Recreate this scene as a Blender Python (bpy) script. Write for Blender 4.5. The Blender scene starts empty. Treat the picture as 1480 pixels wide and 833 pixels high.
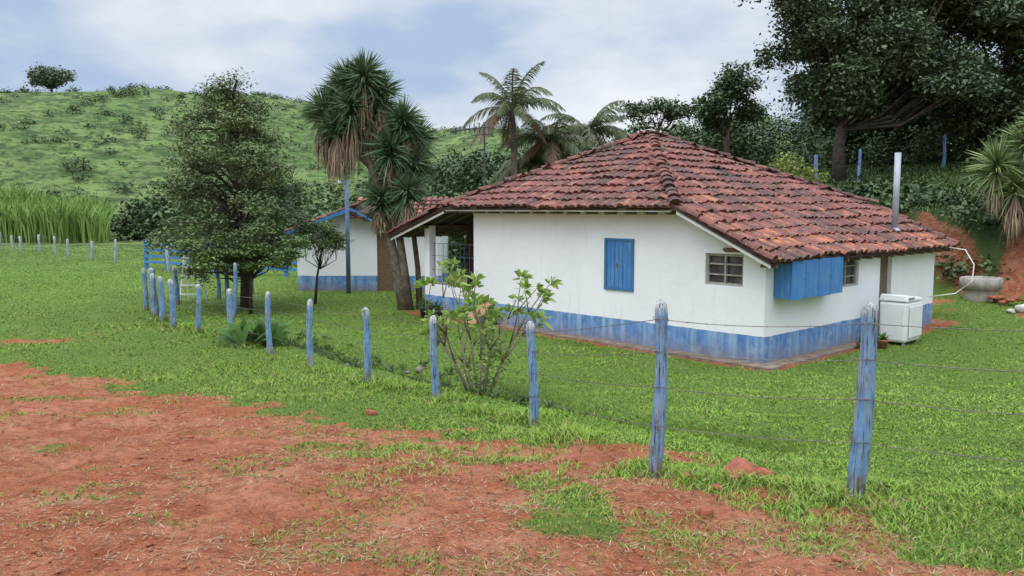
import bpy, bmesh, math, random
import numpy as np
from mathutils import Vector
random.seed(5); rng=np.random.default_rng(5)
D=bpy.data; scene=bpy.context.scene; coll=scene.collection

# ---------------------------------------------------------------- helpers
def ss(a,b,x):
    t=np.clip((x-a)/(b-a),0,1); return t*t*(3-2*t)
def _h(ix,iy,s):
    v=np.sin(ix*127.1+iy*311.7+s*74.7)*43758.5453
    return v-np.floor(v)
def vn(x,y,s=0):
    x=np.asarray(x,float);y=np.asarray(y,float)
    ix=np.floor(x);iy=np.floor(y);fx=x-ix;fy=y-iy
    fx=fx*fx*(3-2*fx);fy=fy*fy*(3-2*fy)
    return (_h(ix,iy,s)*(1-fx)+_h(ix+1,iy,s)*fx)*(1-fy)+(_h(ix,iy+1,s)*(1-fx)+_h(ix+1,iy+1,s)*fx)*fy
def fbm(x,y,o=4,s=0):
    r=0;a=.5;n=0
    for i in range(o):
        r=r+a*vn(x,y,s+i*7);n+=a;x=x*2.03+3.1;y=y*2.03+1.7;a*=.5
    return r/n

def mesh_np(name,V,F,mat=None,col=None,smooth=False,parent=None):
    V=np.ascontiguousarray(V,dtype=np.float32);F=np.ascontiguousarray(F,dtype=np.int32)
    me=D.meshes.new(name)
    me.vertices.add(len(V));me.vertices.foreach_set('co',V.ravel())
    k=F.shape[1]
    me.loops.add(F.size);me.loops.foreach_set('vertex_index',F.ravel())
    me.polygons.add(len(F));me.polygons.foreach_set('loop_start',np.arange(0,F.size,k,dtype=np.int32))
    me.polygons.foreach_set('loop_total',np.full(len(F),k,dtype=np.int32))
    if smooth: me.polygons.foreach_set('use_smooth',np.ones(len(F),dtype=bool))
    me.update(calc_edges=True)
    if col is not None:
        ca=me.color_attributes.new('Col','FLOAT_COLOR','POINT')
        c=np.ones((len(V),4),dtype=np.float32);c[:,:3]=col
        ca.data.foreach_set('color',c.ravel())
    ob=D.objects.new(name,me);coll.objects.link(ob)
    if mat: me.materials.append(mat)
    if parent: ob.parent=parent
    return ob
def empty(name):
    o=D.objects.new(name,None);coll.objects.link(o);return o

class MB:
    def __init__(s): s.v=[];s.f=[];s.c=[];s.cur=(1,1,1)
    def add(s,vs,fs):
        b=len(s.v);s.v+=[tuple(p) for p in vs];s.c+=[s.cur]*len(vs);s.f+=[tuple(i+b for i in f) for f in fs]
    def hexa(s,p): s.add(p,[(0,1,2,3),(4,5,6,7),(0,1,5,4),(1,2,6,5),(2,3,7,6),(3,0,4,7)])
    def box(s,x0,x1,y0,y1,z0,z1,T=None):
        p=[(x0,y0,z0),(x1,y0,z0),(x1,y1,z0),(x0,y1,z0),(x0,y0,z1),(x1,y0,z1),(x1,y1,z1),(x0,y1,z1)]
        if T:p=[T(*q) for q in p]
        s.hexa(p)
    def prism(s,A,B):
        n=len(A);s.add(list(A)+list(B),[tuple(range(n)),tuple(range(2*n-1,n-1,-1))]+[(i,(i+1)%n,n+(i+1)%n,n+i) for i in range(n)])
    def tube(s,pts,rad,n=8,cap=True):
        pts=[Vector(p) for p in pts];m=len(pts)
        if not hasattr(rad,'__len__'): rad=[rad]*m
        vs=[];fs=[]
        for i,p in enumerate(pts):
            d=(pts[min(i+1,m-1)]-pts[max(i-1,0)]).normalized()
            a=Vector((1,0,0)) if abs(d.x)<.8 else Vector((0,1,0))
            u=d.cross(a).normalized();w=d.cross(u)
            for k in range(n):
                t=2*math.pi*k/n;vs.append(p+(u*math.cos(t)+w*math.sin(t))*rad[i])
        for i in range(m-1):
            for k in range(n): fs.append((i*n+k,i*n+(k+1)%n,(i+1)*n+(k+1)%n,(i+1)*n+k))
        if cap: fs.append(tuple(range(n)));fs.append(tuple(range((m-1)*n,m*n)))
        s.add(vs,fs)
    def lathe(s,c,prof,n=20):
        vs=[];fs=[];m=len(prof)
        for r,z in prof:
            for k in range(n):
                t=2*math.pi*k/n;vs.append((c[0]+r*math.cos(t),c[1]+r*math.sin(t),c[2]+z))
        for i in range(m-1):
            for k in range(n): fs.append((i*n+k,i*n+(k+1)%n,(i+1)*n+(k+1)%n,(i+1)*n+k))
        s.add(vs,fs)
    def build(s,name,mat,parent=None,smooth=False,bevel=0,col=False):
        me=D.meshes.new(name);me.from_pydata([tuple(p) for p in s.v],[],s.f)
        bm=bmesh.new();bm.from_mesh(me);bmesh.ops.recalc_face_normals(bm,faces=bm.faces);bm.to_mesh(me);bm.free()
        if smooth:
            for p in me.polygons:p.use_smooth=True
        if col:
            ca=me.color_attributes.new('Col','FLOAT_COLOR','POINT')
            c=np.ones((len(s.v),4),dtype=np.float32);c[:,:3]=np.array(s.c);ca.data.foreach_set('color',c.ravel())
        me.materials.append(mat);o=D.objects.new(name,me);coll.objects.link(o)
        if parent:o.parent=parent
        if bevel:
            b=o.modifiers.new('b','BEVEL');b.width=bevel;b.segments=2;b.limit_method='ANGLE'
        return o

# ---------------------------------------------------------------- materials
def nt(name):
    m=D.materials.new(name);m.use_nodes=True;t=m.node_tree
    return m,t,t.nodes,t.links,t.nodes['Principled BSDF']
def noise(N,L,scale,detail=4,vec=None,rough=.6):
    n=N.new('ShaderNodeTexNoise');n.inputs['Scale'].default_value=scale;n.inputs['Detail'].default_value=detail;n.inputs['Roughness'].default_value=rough
    if vec is not None:L.new(vec,n.inputs['Vector'])
    return n.outputs['Fac']
def ramp(N,L,fac,a,b,ca=(0,0,0,1),cb=(1,1,1,1)):
    r=N.new('ShaderNodeValToRGB');r.color_ramp.elements[0].position=a;r.color_ramp.elements[1].position=b
    r.color_ramp.elements[0].color=ca;r.color_ramp.elements[1].color=cb;L.new(fac,r.inputs[0]);return r.outputs[0]
def mix(N,L,f,a,b,mode='MIX'):
    m=N.new('ShaderNodeMix');m.data_type='RGBA';m.blend_type=mode
    for i,v in ((0,f),(6,a),(7,b)):
        if isinstance(v,(int,float)): m.inputs[i].default_value=v
        elif isinstance(v,tuple): m.inputs[i].default_value=(v+(1,))[:4]
        else: L.new(v,m.inputs[i])
    return m.outputs[2]
def math_(N,L,op,a,b=0):
    m=N.new('ShaderNodeMath');m.operation=op
    for i,v in ((0,a),(1,b)):
        if isinstance(v,(int,float)): m.inputs[i].default_value=v
        else:L.new(v,m.inputs[i])
    return m.outputs[0]
def bump(N,L,h,B,st=.3,dist=.02):
    b=N.new('ShaderNodeBump');b.inputs['Strength'].default_value=st;b.inputs['Distance'].default_value=dist
    L.new(h,b.inputs['Height']);L.new(b.outputs[0],B.inputs['Normal'])
def pos(N): return N.new('ShaderNodeNewGeometry').outputs['Position']
def simple(name,c1,c2,scale=8,rough=.8,bs=.3,bd=.01,metal=0,lo=.35,hi=.65):
    m,t,N,L,B=nt(name);p=pos(N)
    f=ramp(N,L,noise(N,L,scale,5,p),lo,hi)
    L.new(mix(N,L,f,c1,c2),B.inputs['Base Color']);B.inputs['Roughness'].default_value=rough;B.inputs['Metallic'].default_value=metal
    if bs: bump(N,L,noise(N,L,scale*4,4,p),B,bs,bd)
    return m
def leafmat(name,rough=.5,trans=.3,spec=.3):
    m,t,N,L,B=nt(name)
    a=N.new('ShaderNodeAttribute');a.attribute_name='Col'
    L.new(a.outputs['Color'],B.inputs['Base Color']);B.inputs['Roughness'].default_value=rough
    B.inputs['Specular IOR Level'].default_value=spec
    if trans>0:
        tr=N.new('ShaderNodeBsdfTranslucent');L.new(a.outputs['Color'],tr.inputs[0])
        ms=N.new('ShaderNodeMixShader');ms.inputs[0].default_value=trans
        L.new(B.outputs[0],ms.inputs[1]);L.new(tr.outputs[0],ms.inputs[2]);L.new(ms.outputs[0],N['Material Output'].inputs[0])
    return m
M_leaf=leafmat('foliage');M_leafd=leafmat('dense_foliage',.6,0,.22);M_grass=leafmat('grass_blades',.8,.0,.05)
M_bark=simple('bark',(.09,.07,.05),(.2,.16,.12),9,.9,.6,.02)
M_barkd=simple('bark_dark',(.035,.028,.02),(.09,.07,.055),7,.9,.6,.02)

# ---------------------------------------------------------------- terrain
CX,CY=4.8,15.4; A1=(-.681,.732); A2=(.732,.681)
def H(t,s,z): return (CX+A1[0]*t+A2[0]*s, CY+A1[1]*t+A2[1]*s, z)
def ts(x,y):
    dx=x-CX;dy=y-CY
    return A1[0]*dx+A1[1]*dy, A2[0]*dx+A2[1]*dy
POSTS=[(3.75,4.55,1.3,.062),(2.29,5.27,1.31,.062),(1.08,6.0,1.34,.050),(.23,8.9,1.19,.048),(-1.13,11.75,1.22,.054),(-2.40,13.35,1.25,.060),(-3.83,15.3,1.28,.060),
(-5.03,16.75,1.29,.060),(-6.36,18.2,1.22,.058),(-7.6,19.6,1.18,.060),(-8.5,20.3,1.2,.065),(-9.37,21.7,1.2,.07),(-9.9,22.4,1.2,.065),(-10.8,23.9,1.22,.065)]
def dseg(x,y,P):
    d=np.full(np.shape(x),1e9)
    for (x0,y0),(x1,y1) in zip(P[:-1],P[1:]):
        vx,vy=x1-x0,y1-y0;t=np.clip(((x-x0)*vx+(y-y0)*vy)/(vx*vx+vy*vy),0,1)
        d=np.minimum(d,np.hypot(x-x0-t*vx,y-y0-t*vy))
    return d
FL=[(8,1.5)]+[(p[0],p[1]) for p in POSTS]
DITCH=[(2.6,7.6),(1.3,9.6),(-.1,12.2),(-1.4,14.2),(-2.9,16.0),(-4.2,17.6),(-5.6,19.2),(-6.6,20.6)]
bx=np.array([-40,-14,-12,-10,-6.3,-3.3,-1.3,0,.7,1.25,1.7,2.4,3.2,5]);by=np.array([24,18,17,15.6,12.8,10.3,8.3,7.4,6.8,5.9,4.8,3.6,2.0,-3])
ISL=[(-2.4,5.45,.7,.24,.75),(-1.5,5.85,.8,.26,.75),(-.85,5.0,.3,.16,.55),(.42,5.0,.20,.75,.75),(.25,5.9,.3,.4,.7),(-4.1,7.3,.7,.18,.6),(-2.1,4.65,.35,.12,.4),(-3.0,8.2,.8,.2,.35),(.85,4.3,.2,.5,.5),(-6.8,11.5,1.3,.35,.6),(-1.2,7.1,.9,.35,.65),(-.2,6.7,.6,.3,.65),(1.7,4.3,.25,.4,.55)]
def grassamt(x,y):
    yb=np.interp(x,bx,by)
    d=(y-yb)
    n=fbm(x*1.1+9,y*1.1,4,3)-.5; n2=fbm(x*4.7,y*4.7,3,11)-.5
    g=ss(-.6,.6,d*.75+n*1.9+n2*1.5)
    far=ss(24,30,y)
    for (ix,iy,ra,rb,am) in ISL:
        q=np.hypot((x-ix)/ra,(y-iy)/rb)+n*3.2+n2*2.6
        g=np.maximum(g,am*ss(1.3,.15,q))
    g=np.maximum(g,.34*ss(.54,.68,fbm(x*1.1+2.2,y*1.1+5.1,4,21)))
    b=ss(1.0,.25,np.hypot((x-.95)/1.2,(y-6.8)/.9))
    g=g*(1-.9*b*ss(.36,.5,fbm(x*2,y*2,3,5)))
    b=ss(1.0,.25,np.hypot((x-1.9)/1.1,(y-4.9)/1.0))
    g=g*(1-.6*b*ss(.40,.54,fbm(x*2.5,y*2.5,3,6)))
    g=g*(1-.85*ss(1.3,.2,np.abs(y-(18.6+.12*(x+12))))*ss(-9,-11,x)*ss(.4,.55,fbm(x,y,3,8)))
    g=np.maximum(g,far)
    t,s=ts(x,y)
    inn=ss(-.7,-.3,t+.25*n)*ss(11.6,11.0,t)*ss(-.7,-.3,s+.25*n)*ss(9.5,9,s)
    g=g*(1-.8*inn)
    yard=ss(8.6,9.6,s)*ss(12.9,12.3,s)*ss(14,10,t)*ss(-6,-3,t)
    g=g*(1-.7*yard*ss(.50,.64,fbm(x*.8,y*.8,3,31)))
    bank=ss(12.4,12.9,s)*ss(14.8,13.9,s)*ss(-16,-4,x)*ss(9,4,t)
    g=g*(1-bank*ss(.44,.60,fbm(x*1.1,y*1.1+4,4,33)))
    return np.clip(g,0,1)
thk=np.radians([-180,-90,-60,-32,-23.6,-19,-14.7,-5.8,5.3,17,32,60,90,180]);sk=np.array([.04,.07,.10,.1120,.1195,.119,.114,.0885,.0700,.075,.09,.1,.07,.04])
def gz(x,y,fine=True):
    x=np.asarray(x,float);y=np.asarray(y,float)
    z=1.45*(1-ss(0,16,y))
    t,s=ts(x,y)
    hf=ss(-16,-3,x)*ss(-40,-10,y)
    b=.4*ss(8.8,12,s)+2.3*ss(12.6,14.3,s+.6*(fbm(x*.5,y*.5,3,40)-.5))+5.5*(1-np.exp(-np.maximum(s-14.2,0)/22))
    b=b+.5*ss(12.4,13.6,s)*ss(16,14.5,s)*(fbm(x*1.7,y*1.7,4,41)-.5)
    z=z+b*hf
    r=np.hypot(x,y);th=np.arctan2(x,y)
    sc=np.interp(th,thk,sk)
    tt=np.clip((r-92)/98,0,1)
    hh=3+190*sc-(z*0)
    prof=np.sin(math.pi/2*tt)**1.35
    z=np.where(r>92,z*(1-prof)+hh*prof,z)-np.maximum(r-190,0)*.05
    z=z+(fbm(x/34,y/34,4,50)-.5)*9*prof*(1-.5*tt)+(fbm(x/9,y/9,3,52)-.5)*2.2*prof
    z=z+.35*(fbm(x/13,y/13,3,60)-.5)*ss(18,40,r)
    dd=dseg(x,y,DITCH)
    z=z-.26*ss(.5,.1,dd)
    if fine:
        near=ss(34,20,r)
        z=z+near*((fbm(x*1.3,y*1.3,4,70)-.5)*.13)
        ga=grassamt(x,y)
        z=z+near*((1-ga)*((fbm(x*5,y*5,4,71)-.5)*.105-.015))
    return z
def g1(x,y): return float(gz(np.array([x]),np.array([y]))[0])
def axis(a,b,st,lo,hi,q=1.05):
    c=list(np.arange(a,b,st));d=st;v=a;L=[]
    while v>lo: d*=q;v-=d;L.append(v)
    R=[];d=st;v=c[-1]
    while v<hi: d*=q;v+=d;R.append(v)
    return np.array(L[::-1]+c+R)
xs=axis(-9,5.5,.06,-700,700);ys=axis(2.6,15,.06,-300,800)
GX,GY=np.meshgrid(xs,ys);Z=gz(GX,GY)
nx,ny=len(xs),len(ys)
V=np.stack([GX.ravel(),GY.ravel(),Z.ravel()],1)
i=np.arange(nx*ny).reshape(ny,nx)
F=np.stack([i[:-1,:-1].ravel(),i[:-1,1:].ravel(),i[1:,1:].ravel(),i[1:,:-1].ravel()],1)
ga=grassamt(GX,GY).ravel()
rr=np.hypot(GX,GY).ravel()
T_,S_=ts(GX,GY)
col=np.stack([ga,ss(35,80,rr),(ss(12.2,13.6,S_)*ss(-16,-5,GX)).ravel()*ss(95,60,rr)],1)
m,t,N,L,B=nt('ground_soil_and_grass');p=pos(N)
at=N.new('ShaderNodeAttribute');at.attribute_name='Col'
sep=N.new('ShaderNodeSeparateColor');L.new(at.outputs['Color'],sep.inputs[0])
nf=noise(N,L,9,6,p,.7);nm=noise(N,L,.9,5,p,.65);nm2=noise(N,L,2.6,5,p,.7);nff=noise(N,L,45,4,p,.7);nL=noise(N,L,.035,5,p,.65);nM=noise(N,L,.22,6,p,.75)
dirt=mix(N,L,ramp(N,L,nm,.40,.60),(.40,.125,.055),(.52,.215,.12))
dirt=mix(N,L,math_(N,L,'MULTIPLY',ramp(N,L,nm2,.50,.62),.8),dirt,(.31,.078,.034))
dirt=mix(N,L,math_(N,L,'MULTIPLY',ramp(N,L,nf,.47,.64),.8),dirt,(.23,.078,.040))
dirt=mix(N,L,ramp(N,L,nff,.55,.70),dirt,(.56,.32,.20))
dirt=mix(N,L,ramp(N,L,noise(N,L,22,5,p,.8),.58,.66),dirt,(.15,.06,.036))
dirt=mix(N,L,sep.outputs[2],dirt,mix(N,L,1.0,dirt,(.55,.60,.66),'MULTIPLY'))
gr=mix(N,L,ramp(N,L,nm,.3,.7),(.12,.20,.035),(.155,.24,.05))
gr=mix(N,L,ramp(N,L,nf,.4,.8),gr,(.10,.145,.032))
hill=mix(N,L,ramp(N,L,nL,.38,.60),(.10,.165,.045),(.18,.25,.08))
hill=mix(N,L,ramp(N,L,nM,.44,.58),hill,(.06,.10,.032))
wv=N.new('ShaderNodeTexWave');wv.wave_type='BANDS';wv.bands_direction='Z';wv.inputs['Scale'].default_value=.32;wv.inputs['Distortion'].default_value=9;wv.inputs['Detail'].default_value=4;L.new(p,wv.inputs['Vector'])
hill=mix(N,L,math_(N,L,'MULTIPLY',ramp(N,L,wv.outputs['Fac'],.7,.95),.4),hill,(.22,.25,.11))
hill=mix(N,L,ramp(N,L,noise(N,L,.7,4,p,.7),.51,.60),hill,(.04,.068,.024))
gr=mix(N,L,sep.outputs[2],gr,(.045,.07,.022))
gr=mix(N,L,sep.outputs[1],gr,hill)
fac=math_(N,L,'ADD',sep.outputs[0],math_(N,L,'MULTIPLY',math_(N,L,'SUBTRACT',nf,.5),1.2))
L.new(mix(N,L,ramp(N,L,fac,.42,.78),dirt,gr),B.inputs['Base Color']);B.inputs['Roughness'].default_value=.95;B.inputs['Specular IOR Level'].default_value=.1
bump(N,L,math_(N,L,'ADD',nf,math_(N,L,'MULTIPLY',nff,.5)),B,1.0,.08)
mesh_np('ground',V,F,m,col,True)

# ---------------------------------------------------------------- strips / leaves
def strips(P0,P1,P2,S,W,C):
    n=len(P0);w=W[:,None]
    V=np.stack([P0-S*w*.4,P0+S*w*.4,P1-S*w*.5,P1+S*w*.5,P2],1).reshape(-1,3)
    b=np.arange(n)[:,None]*5
    F=np.concatenate([b+np.array([[0,1,3]]),b+np.array([[0,3,2]]),b+np.array([[2,3,4]])],0)
    return V,F,np.repeat(C,5,0)
def lerp_col(c1,c2,f): return np.array(c1)[None]*(1-f[:,None])+np.array(c2)[None]*f[:,None]
def runit(n):
    v=rng.normal(size=(n,3));return v/np.linalg.norm(v,axis=1,keepdims=True)
def leafq(P,size,C,aspect=.5,up=.5):
    n=len(P);nr=runit(n);nr[:,2]=np.abs(nr[:,2])+up;nr/=np.linalg.norm(nr,axis=1,keepdims=True)
    a=np.cross(nr,runit(n));a/=np.linalg.norm(a,axis=1,keepdims=True)+1e-6;b=np.cross(nr,a)
    sz=(size*rng.uniform(.6,1.4,n))[:,None]
    V=np.stack([P+a*sz,P+b*sz*aspect+nr*sz*.15,P-a*sz,P-b*sz*aspect+nr*sz*.15],1).reshape(-1,3)
    F=np.arange(n*4).reshape(n,4);return V,F,np.repeat(C,4,0)
def join(parts):
    Vs=[];Fs=[];Cs=[];o=0
    for v,f,c in parts: Vs.append(v);Fs.append(f+o);Cs.append(c);o+=len(v)
    return np.concatenate(Vs),np.concatenate(Fs),np.concatenate(Cs)
def crown(blobs,dens,per,lsz,sig,c1,c2,aspect=.5,up=.4,inner=.55,flat=.7):
    parts=[]
    for (x,y,z,rx,ry,rz) in blobs:
        k=max(3,int(dens*(rx*ry+ry*rz+rx*rz)))
        d=runit(k);r=rng.uniform(inner,1.05,k)[:,None]
        sc=np.array([x,y,z])+d*r*np.array([rx,ry,rz])
        tone=rng.uniform(0,1,k)**1.3*.7+.3*rng.uniform(0,1)
        P=np.repeat(sc,per,0)+rng.normal(size=(k*per,3))*np.array([sig,sig,sig*flat])
        f=np.clip(np.repeat(tone,per)*.85+rng.uniform(-.15,.35,k*per),0,1)
        parts.append(leafq(P,np.float64(lsz),lerp_col(c1,c2,f),aspect,up))
    return join(parts)
def tree(name,trunk,trad,limbs,blobs,dens,per,lsz,sig,c1,c2,bark=None,lm=None,**k):
    e=empty(name);mb=MB();mb.tube(trunk,trad,9)
    for pts,r in limbs: mb.tube(pts,r,6)
    mb.build('trunk_and_limbs',bark or M_barkd,e,True)
    v,f,c=crown(blobs,dens,per,lsz,sig,c1,c2,**k);mesh_np('crown',v,f,lm or M_leafd,c,False,e);return e
def limbs_to(p0,blobs,r=.1,f=.9):
    out=[]
    for b in blobs:
        q=Vector(b[:3]);a=Vector(p0);mid=a.lerp(q,.5)+Vector((random.uniform(-.3,.3),random.uniform(-.3,.3),-.15*(q-a).length+random.uniform(-.1,.2)))
        out.append(([a,mid,a.lerp(q,f)],[r,r*.6,r*.25]))
        for j in range(3):
            e=q+Vector((random.uniform(-1,1)*b[3],random.uniform(-1,1)*b[4],random.uniform(-.5,.8)*b[5]))*.8
            out.append(([mid,mid.lerp(e,.6)+Vector((0,0,.1)),e],[r*.4,r*.25,r*.08]))
    return out

# ---------------------------------------------------------------- grass
n=540000
r=np.exp(rng.uniform(math.log(2.6),math.log(75),n));th=rng.uniform(-.76,.76,n)
x=r*np.sin(th);y=r*np.cos(th)
g=grassamt(x,y);t_,s_=ts(x,y)
n1=fbm(x*2.3,y*2.3,3,90);n0=fbm(x*.5,y*.5,3,91)
keep=(rng.uniform(0,1,n)<np.clip(g*1.1-.06,0,1)*(.5+.9*n1))
keep&=~((t_>-.05)&(t_<11)&(s_>-.05)&(s_<8.6));keep&=~((x>-8)&(x<-3)&(y>29.4)&(y<34));keep&=(s_<13.2)|(x<-14)
x,y,r,th,g,n1,n0=[a[keep] for a in (x,y,r,th,g,n1,n0)];n=len(x)
df=dseg(x,y,FL)
yb=np.interp(x,np.array([p[0] for p in FL])[::-1],np.array([p[1] for p in FL])[::-1])
yard=ss(-.2,.6,y-yb)
h=(.009+.015*rng.uniform(0,1,n)+.012*ss(.5,.75,n1))*(1+.014*np.minimum(r,45))
h=h+ss(.55,.1,df)*rng.uniform(.0,.14,n)*ss(.38,.62,fbm(x*1.5,y*1.5,2,93))*(.45+.55*ss(6.5,9,y))
h=h+(1-yard)*rng.uniform(0,.024,n)*ss(.5,.7,n0)+(rng.uniform(0,1,n)<.015)*rng.uniform(0,.045,n)
dd=dseg(x,y,DITCH);h=h+ss(.5,.1,dd)*rng.uniform(0,.09,n)
w=(.0026+.00085*r)*rng.uniform(.6,1.4,n)
z=gz(x,y)
P0=np.stack([x,y,z-.006],1);a=rng.uniform(0,2*math.pi,n);ln=rng.uniform(.5,1.9,n)*h
dv=np.stack([np.cos(a),np.sin(a),0*a],1)
rot=rng.uniform(-1.3,1.3,n);S=np.stack([np.cos(rot),np.sin(rot),0*rot],1)
P1=P0+dv*(ln*.35)[:,None]+np.array([0,0,1])*(h*.65)[:,None];P2=P0+dv*ln[:,None]+np.array([0,0,1])*h[:,None]
f=np.clip(rng.uniform(0,.7,n)+1.4*(n0-.44)+.5*(n1-.5)+.5*(fbm(x*.17,y*.17,3,95)-.45),0,1)
C=lerp_col((.115,.205,.028),(.255,.375,.070),f)
dry=(rng.uniform(0,1,n)<.05+.18*(1-yard)*(1-g*.5)+.10*ss(.55,.7,fbm(x*.35,y*.35,3,96)))
C[dry]=lerp_col((.26,.24,.10),(.38,.33,.15),rng.uniform(0,1,dry.sum()))
C=C*(1-(.10*(1-yard))[:,None])
v,fc,c=strips(P0,P1,P2,S,w,C);mesh_np('grass',v,fc,M_grass,c)
n=30000;r=np.exp(rng.uniform(math.log(2.6),math.log(16),n));th=rng.uniform(-.8,.6,n);x=r*np.sin(th);y=r*np.cos(th)
k=(grassamt(x,y)<.75)&(fbm(x*1.2,y*1.2,3,44)>.42);x=x[k];y=y[k];r=r[k];n=len(x)
a=rng.uniform(0,6.28,n);dv=np.stack([np.cos(a),np.sin(a),rng.uniform(-.1,.35,n)],1);P0=np.stack([x,y,gz(x,y)+.006],1);ln=rng.uniform(.012,.05,n)*(1+.05*r)
v,fc,c=strips(P0,P0+dv*(ln*.5)[:,None],P0+dv*ln[:,None],np.stack([-np.sin(a),np.cos(a),0*a],1),(.0028+.0005*r),lerp_col((.12,.07,.04),(.46,.34,.21),rng.uniform(0,1,n)))
mesh_np('straw_litter',v,fc,M_grass,c)

def lumps(name,pts,mat,flat=.6):
    Vs=[];Fs=[];bm=bmesh.new();bmesh.ops.create_icosphere(bm,subdivisions=2,radius=1)
    bv=np.array([v.co[:] for v in bm.verts]);bf=np.array([[v.index for v in f.verts] for f in bm.faces]);bm.free();o=0
    for (x,y,z,s) in pts:
        q=bv*(1+.6*(vn(bv[:,0]*1.7+x*9,bv[:,1]*1.7+bv[:,2]*2.3+y*9,1)[:,None]-.5)+.35*(vn(bv[:,0]*4+x,bv[:,2]*4+bv[:,1]*3+y,2)[:,None]-.5))
        q=q*np.array([s*random.uniform(.7,1.4),s*random.uniform(.7,1.4),s*flat*random.uniform(.6,1.2)])
        an=random.uniform(0,6.28);ca,sa=math.cos(an),math.sin(an)
        q=np.stack([q[:,0]*ca-q[:,1]*sa,q[:,0]*sa+q[:,1]*ca,q[:,2]],1)+np.array([x,y,z])
        Vs.append(q);Fs.append(bf+o);o+=len(bv)
    return mesh_np(name,np.concatenate(Vs),np.concatenate(Fs),mat,None,False)
M_clod=simple('red_earth',(.38,.12,.06),(.22,.068,.035),14,.95,.7,.02)
pts=[]
while len(pts)<4200:
    rr_=math.exp(random.uniform(math.log(2.8),math.log(15)));a=random.uniform(-.8,.6);x=rr_*math.sin(a);y=rr_*math.cos(a)
    pts.append((x,y,0,random.uniform(.003,.009)*(1+.08*rr_)*(2.4 if random.random()<.05 else 1)))
A_=np.array(pts);kk=(grassamt(A_[:,0],A_[:,1])<.5)&(fbm(A_[:,0]*1.5,A_[:,1]*1.5,3,66)>.42);A_=A_[kk];zz=gz(A_[:,0],A_[:,1])
lumps('soil_clods',[(p[0],p[1],float(q)+p[3]*.15,p[3]) for p,q in zip(A_,zz)],M_clod)
lumps('earth_mound',[(x,y,g1(x,y)+s*.25,s) for x,y,s in [(1.72,6.0,.13),(1.87,5.9,.09),(1.62,5.77,.06),(1.94,5.67,.05),(1.3,5.9,.05),(1.45,5.6,.05),(-1.72,9.7,.055),(.5,6.7,.06),(1.2,4.9,.05)]],M_clod,.8)
M_rock=simple('grey_stone',(.14,.12,.09),(.28,.24,.19),7,.9,.6,.03)
sp=[]
for k in range(46):
    q=random.uniform(2,6.6);i0=int(q);i0=min(i0,len(DITCH)-2);u=q-i0
    x=DITCH[i0][0]*(1-u)+DITCH[i0+1][0]*u+random.uniform(-.35,.35);y=DITCH[i0][1]*(1-u)+DITCH[i0+1][1]*u+random.uniform(-.35,.35);sp.append((x,y,g1(x,y)+.01,random.uniform(.03,.10)))
lumps('ditch_stones',sp,M_rock)

# ---------------------------------------------------------------- house
m,t,N,L,B=nt('limewash_wall');p=pos(N)
sx=N.new('ShaderNodeSeparateXYZ');L.new(p,sx.inputs[0]);z_=sx.outputs[2]
big=noise(N,L,.9,5,p);sm=noise(N,L,7,5,p)
mp=N.new('ShaderNodeMapping');mp.inputs['Scale'].default_value=(5,5,.45);L.new(p,mp.inputs[0]);streak=noise(N,L,1.3,5,mp.outputs[0])
white=mix(N,L,ramp(N,L,big,.3,.75),(.87,.87,.89),(.79,.79,.81))
white=mix(N,L,ramp(N,L,streak,.60,.85),white,(.66,.65,.63))
blue=mix(N,L,ramp(N,L,sm,.35,.7),(.065,.17,.42),(.15,.30,.55))
blue=mix(N,L,ramp(N,L,streak,.46,.66),blue,(.28,.42,.58))
blue=mix(N,L,math_(N,L,'MULTIPLY',ramp(N,L,noise(N,L,2.4,6,p,.75),.54,.64),.6),blue,(.38,.46,.55))
edge=math_(N,L,'ADD',z_,math_(N,L,'MULTIPLY',math_(N,L,'SUBTRACT',noise(N,L,3.5,6,p,.7),.5),.05))
c_=mix(N,L,math_(N,L,'LESS_THAN',edge,.54),white,blue)
low=math_(N,L,'ADD',z_,math_(N,L,'MULTIPLY',math_(N,L,'SUBTRACT',noise(N,L,3,5,p),.5),.6))
c_=mix(N,L,math_(N,L,'MULTIPLY',ramp(N,L,low,.0,.34,(1,1,1,1),(0,0,0,1)),.7),c_,(.22,.17,.14))
L.new(c_,B.inputs['Base Color']);B.inputs['Roughness'].default_value=.85
bump(N,L,math_(N,L,'ADD',sm,big),B,.3,.025);M_wall=m
def woodpaint(name,c1,c2,worn,amt=(.6,.72),sc=(14,14,1.6)):
    m,t,N,L,B=nt(name);p=pos(N);mp=N.new('ShaderNodeMapping');mp.inputs['Scale'].default_value=sc;L.new(p,mp.inputs[0])
    a=noise(N,L,1,6,mp.outputs[0],.7);b=noise(N,L,3,4,p)
    c=mix(N,L,ramp(N,L,b,.3,.7),c1,c2);c=mix(N,L,ramp(N,L,a,*amt),c,worn)
    L.new(c,B.inputs['Base Color']);B.inputs['Roughness'].default_value=.7;bump(N,L,a,B,.4,.01);return m
M_blue=woodpaint('blue_painted_wood',(.035,.17,.45),(.06,.23,.53),(.13,.25,.38),(.50,.64))
M_bframe=woodpaint('blue_frame',(.03,.13,.30),(.05,.18,.36),(.2,.3,.4),(.6,.72))
M_whitewood=woodpaint('white_board',(.7,.7,.68),(.6,.6,.57),(.3,.27,.22),(.56,.7))
M_wood=simple('old_timber',(.13,.08,.05),(.2,.13,.08),12,.85,.5,.01)
M_glass=simple('dusty_dark_room_glass',(.03,.035,.04),(.10,.11,.12),5,.25,0)  # pane colour painted dark to stand for the unlit room behind
m,t,N,L,B=nt('clay_tiles');p=pos(N);at=N.new('ShaderNodeAttribute');at.attribute_name='Col'
mo=noise(N,L,.8,6,p,.75);mo2=noise(N,L,7,6,p,.8)
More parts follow.
